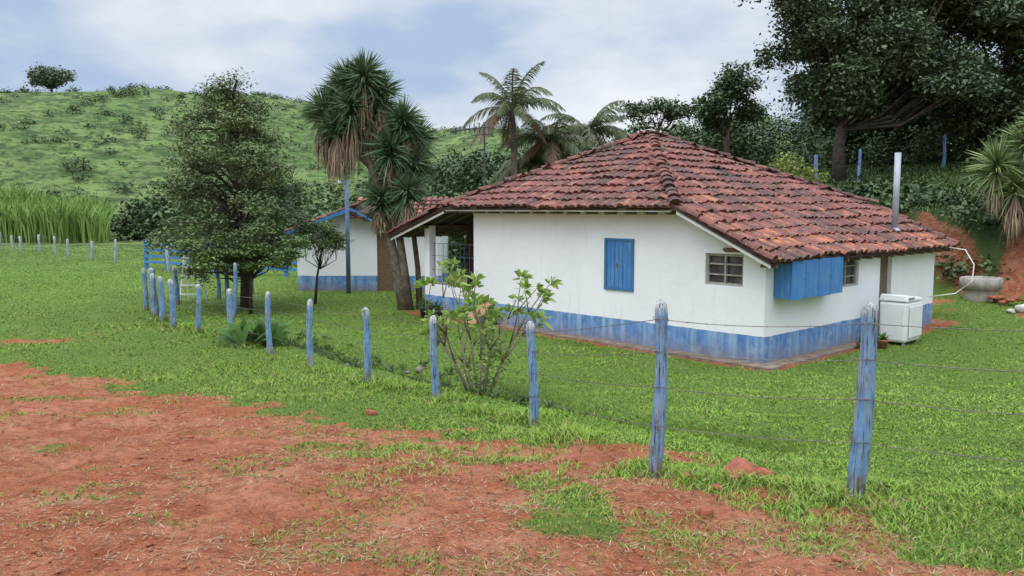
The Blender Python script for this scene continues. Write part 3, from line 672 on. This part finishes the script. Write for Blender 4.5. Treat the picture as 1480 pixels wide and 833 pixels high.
def pot(x,y,s,name,mat,plant=True):
    e=empty(name);z=g1(x,y);mb=MB();mb.lathe((x,y,z-.01),[(0,0),(.10*s,0),(.14*s,.2*s),(.16*s,.21*s),(.16*s,.25*s),(.13*s,.25*s),(.12*s,.2*s),(0,.2*s)],16);mb.build('pot',mat,e,True)
    k=40;d=runit(k);d[:,2]=np.abs(d[:,2])+.4;d/=np.linalg.norm(d,axis=1,keepdims=True);P0=np.repeat(np.array([[x,y,z+.2*s]]),k,0);Ln=rng.uniform(.2,.42,k)[:,None]*s
    P1=P0+d*Ln*.6;P2=P0+d*Ln-np.array([0,0,.1*s]);S=np.cross(d,[0,0,1.]);S/=np.linalg.norm(S,axis=1,keepdims=True)+1e-6
    v,f,c=strips(P0,P1,P2,S,np.full(k,.04*s),lerp_col((.05,.12,.03),(.12,.22,.05),rng.uniform(0,1,k)));mesh_np('plant',v,f,M_leaf,c,False,e)
M_terra=simple('terracotta',(.42,.16,.09),(.32,.12,.07),8,.8,.3);M_bp=simple('dark_pot',(.03,.04,.06),(.06,.07,.1),5,.6,0)
q=H(-.75,3.6,0);pot(q[0],q[1],.8,'potted_plant',M_terra);q=H(-.45,3.2,0);pot(q[0],q[1],.6,'potted_plant',M_terra)
q=H(10.0,-.5,0);pot(q[0],q[1],1.3,'potted_plant',M_bp);q=H(9.4,-.6,0);pot(q[0],q[1],1.2,'potted_plant',M_bp)
mb=MB();mb.hexa([H(8.25,-.65,.05),H(7.75,-.65,.05),H(7.75,-.6,.05),H(8.25,-.6,.05),H(8.2,-.06,.55),H(7.7,-.06,.55),H(7.7,-.02,.55),H(8.2,-.02,.55)]);mb.build('leaning_board',simple('pine_board',(.45,.25,.12),(.35,.2,.1),6,.7,.2))
mb=MB()
mb.tube([(x,y,g1(x,y)+.01) for k,(x,y) in enumerate([(2.7,7.3),(2.1,8.1),(1.45,9.0),(.9,9.9),(.3,10.8),(-.1,11.6)])],[.05,.055,.05,.045,.05,.05],7);mb.build('edging_log',M_wood,None,True)

# ---------------------------------------------------------------- trees
tx,ty=-8.0,24.4;bl=[]
for lev in range(16):
    u=lev/15;z=1.5+5.05*u
    R=np.interp(z,[1.3,2.0,2.8,3.6,4.3,5.0,5.7,6.5],[1.4,2.05,2.15,2.0,1.7,1.45,1.15,.7])
    k=max(3,int(3+R*2.7))
    for j in range(k):
        a=j*2*math.pi/k+lev*1.1+random.uniform(-.5,.5);q=R*random.uniform(.3,.98);s_b=random.uniform(.65,1.35)
        bl.append((tx-.4*u+q*math.cos(a),ty+q*math.sin(a),z+random.uniform(-.4,.35)-.12*q,(.34+.14*R)*s_b,(.34+.14*R)*s_b,.25*s_b))
lim=[]
for b in bl:
    if random.random()<.7: lim.append(([(tx-.15*(b[2]/6),ty,max(1.0,b[2]-.1-.35*math.hypot(b[0]-tx,b[1]-ty))),((tx+b[0])/2,(ty+b[1])/2,b[2]+.0),b[:3]],[.05,.035,.01]))
tree('feathery_shade_tree',[(tx,ty,-.2),(tx+.03,ty,1),(tx-.05,ty,2.5),(tx-.2,ty,4.5),(tx-.45,ty,6.0)],[.2,.16,.13,.08,.02],lim,bl,25,31,.055,.16,(.06,.09,.038),(.22,.28,.12),lm=M_leafd,flat=.5,aspect=.35,up=.6,inner=.2)
sb=[(-7.4+random.uniform(-1.5,1.3),22.9+random.uniform(-.7,.7),1.7+random.uniform(-.4,.35),.5,.45,.15) for _ in range(20)]
tree('young_mimosa_tree',[(-7.4,22.9,-.1),(-7.35,22.9,.9),(-7.3,22.9,1.5)],[.06,.045,.03],limbs_to((-7.35,22.9,1.0),sb,.025),sb,50,32,.045,.12,(.09,.15,.045),(.24,.34,.12),lm=M_leafd,flat=.35,inner=.2,up=.9)
sb=[(-5.9+random.uniform(-.75,.7),25.5+random.uniform(-.4,.4),2.0+random.uniform(-.45,.5),.36,.34,.15) for _ in range(12)]
tree('young_mimosa_tree',[(-6.2,25.5,-.1),(-6.1,25.5,.9),(-5.9,25.5,1.9)],[.05,.035,.025],limbs_to((-6.0,25.5,1.1),sb,.018),sb,44,30,.045,.13,(.08,.13,.04),(.22,.31,.11),lm=M_leafd,flat=.45,inner=.2,up=.7)

def rosette(parts,c,axis,n,L_,w,c1,c2,droop=.2,spread=1.0,lo=-.5):
    ax=np.array(axis,float);ax/=np.linalg.norm(ax)
    d=runit(n*3);k=(d@ax)>lo;d=d[k][:n];n=len(d)
    d=d*spread+ax[None]*.15;d/=np.linalg.norm(d,axis=1,keepdims=True)
    Ln=(L_*rng.uniform(.75,1.15,n))[:,None];P0=np.repeat(np.array([c],float),n,0)+d*.04
    P1=P0+d*Ln*.5;P2=P0+d*Ln-np.array([0,0,1])*droop*Ln*rng.uniform(.3,1.3,n)[:,None]
    S=np.cross(d,runit(n));S/=np.linalg.norm(S,axis=1,keepdims=True)+1e-6
    parts.append(strips(P0,P1,P2,S,np.full(n,w),lerp_col(c1,c2,rng.uniform(0,1,n))))
def skirt(parts,c,n,L_,w,r0=.12):
    a=rng.uniform(0,6.28,n);d=np.stack([np.cos(a),np.sin(a),0*a],1)
    P0=np.array([c])+d*r0*.3+np.array([0,0,1])*rng.uniform(-.5,0,n)[:,None]
    P1=P0+d*rng.uniform(.1,.3,n)[:,None]-np.array([0,0,1])*(L_*.4);P2=P0+d*rng.uniform(.1,.35,n)[:,None]-np.array([0,0,1])*(L_*rng.uniform(.7,1.2,n))[:,None]
    S=np.stack([-np.sin(a),np.cos(a),0*a],1);parts.append(strips(P0,P1,P2,S,np.full(n,w),lerp_col((.13,.09,.055),(.32,.25,.16),rng.uniform(0,1,n))))
def yucca(name,base,heads,trunks,L_=.75,w=.05,n=230,ca=(.045,.09,.045),cb=(.17,.27,.13)):
    e=empty(name);mb=MB()
    for pts,r in trunks: mb.tube(pts,r,9)
    mb.build('trunks',M_bark,e,True);parts=[]
    for (x,y,z,s,sk_) in heads:
        rosette(parts,(x,y,z),(random.uniform(-.3,.3),random.uniform(-.3,.3),1),int(n*s*.8),L_*s,w,ca,cb,.12,1,-.45)
        rosette(parts,(x,y,z-.25),(random.uniform(-.3,.3),0,.6),int(n*s*.5),L_*s,w,ca,tuple(v*.75 for v in cb),.3,1,-.7)
        if sk_: skirt(parts,(x,y,z-.3),int(n*.5),sk_,w*.9)
    v,f,c=join(parts);mesh_np('leaves',v,f,M_leafd,c,False,e)
bx_,by_=-3.15,23.9
yucca('yucca_tree',0,[(-5.4,23.9,5.8,1.0,1.1),(-5.0,24.2,6.3,1.0,1.0),(-4.7,24.1,6.6,1.05,1.2),(-4.2,23.7,6.75,1.0,.9),(-3.8,24.0,6.3,1.0,.7),(-4.6,23.7,5.9,1.0,1.3),(-5.0,23.6,5.35,.9,1.1),(-4.0,24.1,5.7,.95,.6),(-3.15,23.9,5.5,1.0,.5),(-2.8,24.2,5.05,.95,.4),(-3.5,23.8,4.7,1.1,.6),(-2.9,24.0,4.3,.95,.5),(-3.5,24.1,3.9,1.0,.6),(-3.0,23.7,3.5,.9,.5),(-3.8,23.8,3.3,.85,.4)],
 [([(bx_,by_,-.2),(bx_-.15,by_,.8),(bx_-.4,by_,2.0),(-3.75,23.9,3.2),(-4.2,23.9,4.5),(-4.7,24.1,6.3)],[.22,.16,.14,.13,.11,.08]),
  ([(bx_+.12,by_,-.2),(bx_+.0,by_-.1,1.2),(bx_-.2,by_,2.6),(-3.4,23.9,3.9),(-3.35,23.9,5.3)],[.16,.12,.11,.10,.08]),
  ([(-4.1,23.9,4.2),(-4.8,23.8,4.9),(-5.35,23.9,5.8)],[.11,.09,.07]),([(-4.2,23.9,4.6),(-4.1,23.8,5.6),(-3.85,24,6.1)],[.1,.08,.07]),
  ([(bx_+.40,by_+.3,-.2),(bx_+.35,by_+.3,1.2),(bx_+.15,by_+.3,3.0)],[.11,.08,.07])],.78,.042,300)
zq=g1(15.3,24.6)
yucca('yucca_tree',0,[(14.4,24.5,4.3,1.1,.9),(15.2,24.4,4.9,1.1,.8),(14.8,24.2,3.7,.9,1.0),(15.9,24.6,4.1,1.1,.8),(15.3,24.0,5.5,.8,.4)],
 [([(15.2,24.6,zq-.3),(15.1,24.5,2.4),(14.8,24.4,3.2),(14.5,24.5,4.2)],[.2,.16,.12,.1]),([(15.1,24.6,2.3),(15.3,24.5,3.5),(15.2,24.4,4.8)],[.14,.11,.09])],.85,.045,200,(.07,.12,.045),(.30,.38,.15))
def palm(x,y,zc,L_=1.9,nf=15,lean=.2):
    e=empty('palm_tree');mb=MB();z0=g1(x,y)
    mb.tube([(x+lean,y,z0-.2),(x+lean*.7,y,z0+(zc-z0)*.4),(x+.05,y,zc-.6),(x,y,zc)],[.17,.13,.11,.08],9);parts=[]
    for k in range(nf):
        a=k*2.4+random.uniform(-.2,.2);el=random.uniform(.05,1.4);ln=L_*random.uniform(.8,1.15)
        p_=Vector((x,y,zc));d=Vector((math.cos(a)*math.cos(el),math.sin(a)*math.cos(el),math.sin(el)));pts=[p_.copy()];st=ln/14
        brown=el<.3
        for j in range(14):
            d=(d+Vector((0,0,-.135))).normalized();p_=p_+d*st;pts.append(p_.copy())
        mb.tube(pts[::2]+[pts[-1]],[.025]*7+[.008]*(len(pts[::2])-6),4)
        side=Vector((-math.sin(a),math.cos(a),0))
        for j in range(3,56):
            jj=j//4;fr=(j%4)/4
            if jj>=14: break
            q=pts[jj].lerp(pts[jj+1],fr);dd_=(pts[min(jj+1,14)]-pts[max(jj-1,0)]).normalized()
            l=.58*math.sin(math.pi*(j/58)**.8*.9+.25)
            for sg in (-1,1):
                dl=(side*sg*.8+dd_*.6+Vector((0,0,random.uniform(-.7,-.05)))).normalized()
                P0=np.array([q]);P1=np.array([q+dl*l*.5]);P2=np.array([q+dl*l+Vector((0,0,-.3*l))]);S=np.array([dd_])
                cc=lerp_col((.06,.085,.035),(.18,.225,.095),np.array([random.random()])) if not brown else np.array([[.24,.17,.09]])*random.uniform(.7,1.1)
                parts.append(strips(P0,P1,P2,S,np.array([.040]),cc))
    mb.build('trunk_and_fronds',M_bark,e,True);v,f,c=join(parts);mesh_np('leaflets',v,f,M_leaf,c,False,e)
palm(0.0,32,6.7,2.4,21);palm(1.55,32.6,5.6,2.2,18);palm(3.1,33.6,6.0,2.2,20,-.1);palm(.7,34,4.8,2.0,14)

DK1,DK2=(.038,.064,.034),(.145,.20,.10)
def auto(cx,cy,cz,rx,ry,rz,k,bs):
    out=[]
    for _ in range(k):
        d=Vector((random.gauss(0,1),random.gauss(0,1),random.gauss(0,1))).normalized()*random.uniform(.45,1)
        s=bs*random.uniform(.6,1.35);out.append((cx+d.x*rx,cy+d.y*ry,cz+d.z*rz,s,s,s*.55))
    return out
bl=auto(14.0,36,10.3,3.2,2.6,2.4,32,1.05)+auto(18.3,36,10.6,3.8,2.8,3.0,36,1.2)+auto(16.5,35,7.9,4.2,2,1.0,18,.85)
bl2=auto(9.9,36.4,12.9,1.7,.8,.4,9,.5)+auto(12.3,36.3,12.9,1.3,1.2,.9,8,.75)
z0=g1(14.3,36)
tree('shade_tree',[(14.3,36,z0-.3),(14.25,36,z0+1.5),(14.4,36,z0+3)],[.34,.25,.2],limbs_to((14.3,36,z0+2.2),bl[::2],.08)+[([(14.4,36,z0+2.6),(13.6,36.1,10.2),(12.0,36.3,12.3),(9.0,36.4,12.9)],[.14,.11,.08,.02])]+limbs_to((12.0,36.3,12.3),bl2,.035),bl+bl2,11,42,.10,.30,DK1,DK2)
z0=g1(22,37);bl=auto(22,37,9.8,3.5,2.5,4.3,38,1.3)
tree('shade_tree',[(22,37,z0-.3),(22,37,z0+4)],[.3,.2],limbs_to((22,37,z0+3),bl[::2],.1),bl,9,36,.12,.30,DK1,DK2)
z0=g1(20,44);bl=auto(20.5,44,8.6,5.5,2.0,2.6,34,1.4)
tree('shade_tree',[(20,44,z0-.3),(20,44,z0+3)],[.3,.2],limbs_to((20,44,z0+2.4),bl[::3],.08),bl,6,34,.15,.36,DK1,(.11,.155,.075))
z0=g1(11.7,45);bl=auto(11.7,45,8.4,1.7,1.5,2.0,18,.72)
tree('shade_tree',[(11.7,45,z0-.3),(11.7,45,z0+2.5)],[.2,.14],limbs_to((11.7,45,z0+2),bl[::2],.06),bl,16,32,.10,.22,DK1,(.12,.19,.08))
z0=g1(8.6,50);bl=auto(8.8,50,8.9,2.2,1.4,.45,12,.6)
tree('umbrella_tree',[(8.8,50,z0-.3),(8.8,50,z0+2.8)],[.16,.1],limbs_to((8.8,50,z0+2.4),bl,.05),bl,12,30,.10,.24,(.05,.07,.035),(.13,.18,.08),flat=.5)
bl=[]
for _ in range(120):
    x=random.uniform(9,34);s=random.uniform(17.5,36);y=CY+(s-A2[0]*(x-CX))/A2[1]
    if y<22 or x/y<.27 or (s<25.5 and x/y<.56) : continue
    b=random.uniform(.7,1.6);bl.append((x,y,g1(x,y)+b*.4,b,b,b*.8))
for _ in range(34):
    y=random.uniform(50,62);x=y*random.uniform(.16,.5);b=random.uniform(1.3,2.2);bl.append((x,y,g1(x,y)+random.uniform(.3,2.0)+(x/y)*2,b,b,b*.8))
for _ in range(95):
    x=random.uniform(8,19);s=random.uniform(12.9,18);y=CY+(s-A2[0]*(x-CX))/A2[1]
    b=random.uniform(.15,.42);bl.append((x,y,g1(x,y)+b*.3,b*1.3,b*1.3,b*.8))
v,f,c=crown(bl,5,32,.11,.30,(.03,.055,.024),(.12,.18,.07));mesh_np('hillside_undergrowth',v,f,M_leafd,c)
n=70000;x=rng.uniform(3,30,n);s=rng.uniform(12.8,27,n);y=CY+(s-A2[0]*(x-CX))/A2[1];k=(y>12)&(fbm(x,y,3,77)>.34)&(rng.uniform(.15,1,n)<grassamt(x,y));x=x[k];y=y[k];n=len(x)
P0=np.stack([x,y,gz(x,y)],1);h=rng.uniform(.05,.2,n);a=rng.uniform(0,6.28,n);dv=np.stack([np.cos(a),np.sin(a),0*a],1)
v,f,c=strips(P0,P0+dv*(h*.4)[:,None]+np.array([0,0,1])*(h*.6)[:,None],P0+dv*(h*1.1)[:,None]+np.array([0,0,1])*(h*.65)[:,None],np.stack([-np.sin(a),np.cos(a),0*a],1),rng.uniform(.015,.04,n),lerp_col((.04,.075,.025),(.13,.19,.055),np.clip(rng.uniform(0,1,n)*.6+1.2*(fbm(x*.7,y*.7,3,8)-.35),0,1)))
mesh_np('bank_vegetation',v,f,M_leafd,c)
bl=[(10.5,31.5,g1(10.5,31.5)+1.3,.8,.6,.7),(11.7,31.8,g1(11.7,31.8)+.9,.6,.6,.5),(9.4,31.5,g1(9.4,31.5)+.7,.7,.6,.5)]
v,f,c=crown(bl,22,24,.07,.16,(.07,.13,.03),(.36,.38,.09));mesh_np('croton_bush',v,f,M_leaf,c)
bl=[]
for _ in range(70):
    u=random.random();x=-11+25*u+random.uniform(-1,1);y=random.uniform(44,58);b=random.uniform(.8,1.8);hgt=random.uniform(.3,2.1);bl.append((x,y,g1(x,y)+hgt,b,b,b*.8))
for _ in range(40):
    x=random.uniform(-3.2,4.5);y=random.uniform(35,41);b=random.uniform(.5,1.1);bl.append((x,y,g1(x,y)+random.uniform(.3,2.7),b,b,b*.8))
v,f,c=crown(bl,5,30,.14,.34,(.04,.07,.03),(.14,.20,.08));mesh_np('background_trees',v,f,M_leafd,c)
bl=[]
for _ in range(60):
    x=random.uniform(-38,-12);y=random.uniform(78,100);b=random.uniform(1.3,2.8);bl.append((x,y,g1(x,y)+random.uniform(.2,3),b,b,b*.8))
for _ in range(12):
    x=random.uniform(-20,-15);y=random.uniform(48,56);b=random.uniform(.8,1.4);bl.append((x,y,g1(x,y)+random.uniform(.5,2.2),b,b,b))
v,f,c=crown(bl,3,30,.24,.6,(.045,.075,.032),(.15,.22,.08));mesh_np('foothill_trees',v,f,M_leafd,c)
bl=[(-15.5+random.uniform(-1.5,1.5),43+random.uniform(-1,1),1.4+random.uniform(-.8,.9),.8,.8,.7) for _ in range(9)]
v,f,c=crown(bl,10,30,.12,.25,(.09,.15,.03),(.26,.34,.08));mesh_np('garden_shrub',v,f,M_leaf,c)
bl=[]
while len(bl)<700:
    th_=random.uniform(-.75,.3);r_=random.uniform(98,188);x=r_*math.sin(th_);y=r_*math.cos(th_)
    if fbm(np.array([x/18]),np.array([y/18]),3,12)[0]+random.uniform(-.25,.2)<.5: continue
    b=random.uniform(.2,.75)*(2.0 if random.random()<.08 else 1);bl.append((x,y,g1(x,y)+b*.25,b*1.3,b*1.3,b*.7))
v,f,c=crown(bl,7,10,.18,.35,(.04,.068,.026),(.10,.155,.055));mesh_np('hillside_shrubs',v,f,M_leafd,c)
z0=g1(-93,168);bl=auto(-93,168,z0+4.6,4.4,3,1.7,15,1.4)
tree('hilltop_tree',[(-93,168,z0-1),(-93,168,z0+3.5)],[.35,.22],limbs_to((-93,168,z0+2.5),bl,.12),bl,4,20,.3,.6,(.09,.12,.075),(.16,.21,.13))
n=26000;x=rng.uniform(-80,-35,n);y=rng.uniform(70,88,n);k=(x<-.487*y-.5);x=x[k];y=y[k];n=len(x)
P0=np.stack([x,y,gz(x,y)],1);h=rng.uniform(2.2,3.9,n)*(.85+.3*fbm(x/4,y/4,2,3));a=rng.uniform(0,6.28,n);dv=np.stack([np.cos(a),np.sin(a),0*a],1)
v,f,c=strips(P0,P0+dv*(h*.08)[:,None]+np.array([0,0,1])*(h*.65)[:,None],P0+dv*(h*.28)[:,None]+np.array([0,0,1])*(h*.95)[:,None],np.stack([np.cos(a*3),np.sin(a*3),0*a],1),rng.uniform(.08,.16,n),lerp_col((.11,.2,.04),(.27,.39,.10),rng.uniform(0,1,n)))
mesh_np('sugarcane_field',v,f,M_leafd,c)

e=empty('frangipani_bush');mb=MB();parts=[];bxx,byy=-.5,12.25;bz=g1(bxx,byy)
tips=[]
def grow(p,d,l,r,dep):
    q=p+d*l;mid=p+d*l*.5+Vector((random.uniform(-.02,.02),random.uniform(-.02,.02),0));mb.tube([p,mid,q],[r,r*.85,r*.72],6)
    if dep==0: tips.append((q,d));return
    for _ in range(random.choice([2,2,3])):
        nd=(d+Vector((random.uniform(-.6,.6),random.uniform(-.6,.6),random.uniform(-.05,.4)))).normalized();grow(q,nd,l*random.uniform(.6,.85),r*.7,dep-1)
for k in range(11):
    a=k*2.4;d=Vector((math.cos(a)*random.uniform(.2,.5),math.sin(a)*random.uniform(.15,.45),1)).normalized();grow(Vector((bxx+.12*math.cos(a),byy+.12*math.sin(a),bz-.05)),d,random.uniform(.55,1.02),.02,2)
for q,d in tips:
    if random.random()<.12: continue
    n_=random.randint(10,16);rosette(parts,q,tuple(d),n_,random.uniform(.11,.175),.055,(.13,.23,.04),(.38,.50,.11),.25,1,-.2)
    if random.random()<.45: rosette(parts,q-d*.12,tuple(d),6,.13,.05,(.12,.2,.03),(.32,.42,.1),.3,1,-.3)
bl=[(bxx+random.uniform(-.3,.4),byy+random.uniform(-.3,.3),bz+random.uniform(.05,1.0),.17,.17,.15) for _ in range(21)]
mb.build('stems',simple('grey_stems',(.16,.12,.09),(.26,.2,.15),20,.85,.4,.005),e,True);v,f,c=join(parts);mesh_np('leaf_rosettes',v,f,M_leaf,c,False,e)
v,f,c=crown(bl,36,14,.032,.07,(.09,.16,.03),(.28,.40,.09));mesh_np('low_leaves',v,f,M_leaf,c,False,e)
parts=[]
for k in range(12): 
    x=-5.6+random.uniform(-.35,.35);y=17.9+random.uniform(-.3,.3)
    rosette(parts,(x,y,g1(x,y)+.05),(0,0,1),4,.75,.24,(.07,.15,.04),(.17,.30,.08),.35,1,.2)
v,f,c=join(parts);mesh_np('broadleaf_plant',v,f,M_leaf,c)
parts=[]
for k in range(220):
    q=random.uniform(1.2,6.9);i0=min(int(q),len(DITCH)-2);u=q-i0;x=DITCH[i0][0]*(1-u)+DITCH[i0+1][0]*u+random.gauss(0,.2);y=DITCH[i0][1]*(1-u)+DITCH[i0+1][1]*u+random.gauss(0,.2)
    rosette(parts,(x,y,g1(x,y)+.02),(0,0,1),14,random.uniform(.08,.2),.03,(.05,.095,.03),(.15,.23,.07),.25,1,.0)
v,f,c=join(parts);mesh_np('ditch_weeds',v,f,M_leaf,c)

# ---------------------------------------------------------------- sky, sun, camera
w=D.worlds.new('World');scene.world=w;w.use_nodes=True;N=w.node_tree.nodes;L=w.node_tree.links;N.clear()
out=N.new('ShaderNodeOutputWorld');sky=N.new('ShaderNodeTexSky');sky.sky_type='NISHITA';sky.sun_disc=False
EL,AZ=math.radians(62),math.radians(215)
sky.sun_elevation=EL;sky.sun_rotation=AZ
b1=N.new('ShaderNodeBackground');b1.inputs[1].default_value=.09;L.new(sky.outputs[0],b1.inputs[0])
tc=N.new('ShaderNodeTexCoord');mp=N.new('ShaderNodeMapping');mp.inputs['Scale'].default_value=(1.0,1.0,2.6);mp.inputs['Rotation'].default_value=(0,.15,.5);L.new(tc.outputs['Generated'],mp.inputs[0])
nz=noise(N,L,2.6,8,mp.outputs[0],.52);nz2=noise(N,L,7,6,mp.outputs[0],.55)
cf=math_(N,L,'ADD',math_(N,L,'MULTIPLY',nz,.8),math_(N,L,'MULTIPLY',nz2,.2))
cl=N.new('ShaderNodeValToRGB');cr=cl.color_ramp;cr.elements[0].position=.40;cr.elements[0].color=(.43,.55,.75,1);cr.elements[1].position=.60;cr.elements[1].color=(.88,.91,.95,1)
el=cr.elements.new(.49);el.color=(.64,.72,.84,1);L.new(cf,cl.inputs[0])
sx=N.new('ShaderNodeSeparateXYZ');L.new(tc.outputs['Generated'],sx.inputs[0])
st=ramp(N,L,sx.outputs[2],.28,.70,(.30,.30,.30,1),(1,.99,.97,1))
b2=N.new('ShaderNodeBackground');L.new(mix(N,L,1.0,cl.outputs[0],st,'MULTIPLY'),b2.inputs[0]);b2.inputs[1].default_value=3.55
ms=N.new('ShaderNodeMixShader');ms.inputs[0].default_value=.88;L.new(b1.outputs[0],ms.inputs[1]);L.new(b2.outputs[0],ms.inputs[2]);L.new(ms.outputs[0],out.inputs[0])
sd=D.lights.new('sun','SUN');sd.energy=1.0;sd.angle=math.radians(35);sd.color=(1,.96,.9)
so=D.objects.new('sun',sd);coll.objects.link(so)
sv=Vector((math.sin(AZ)*math.cos(EL),math.cos(AZ)*math.cos(EL),math.sin(EL)))
so.rotation_euler=sv.to_track_quat('Z','Y').to_euler()
cam=D.cameras.new('camera');cam.lens=28.7;cam.sensor_width=36;cam.clip_end=3000;cam.clip_start=.05
co=D.objects.new('camera',cam);coll.objects.link(co);co.location=(0,0,3.0);co.rotation_euler=(math.radians(90-5.61),0,0);scene.camera=co
scene.view_settings.view_transform='Standard';scene.view_settings.look='None';scene.view_settings.exposure=0
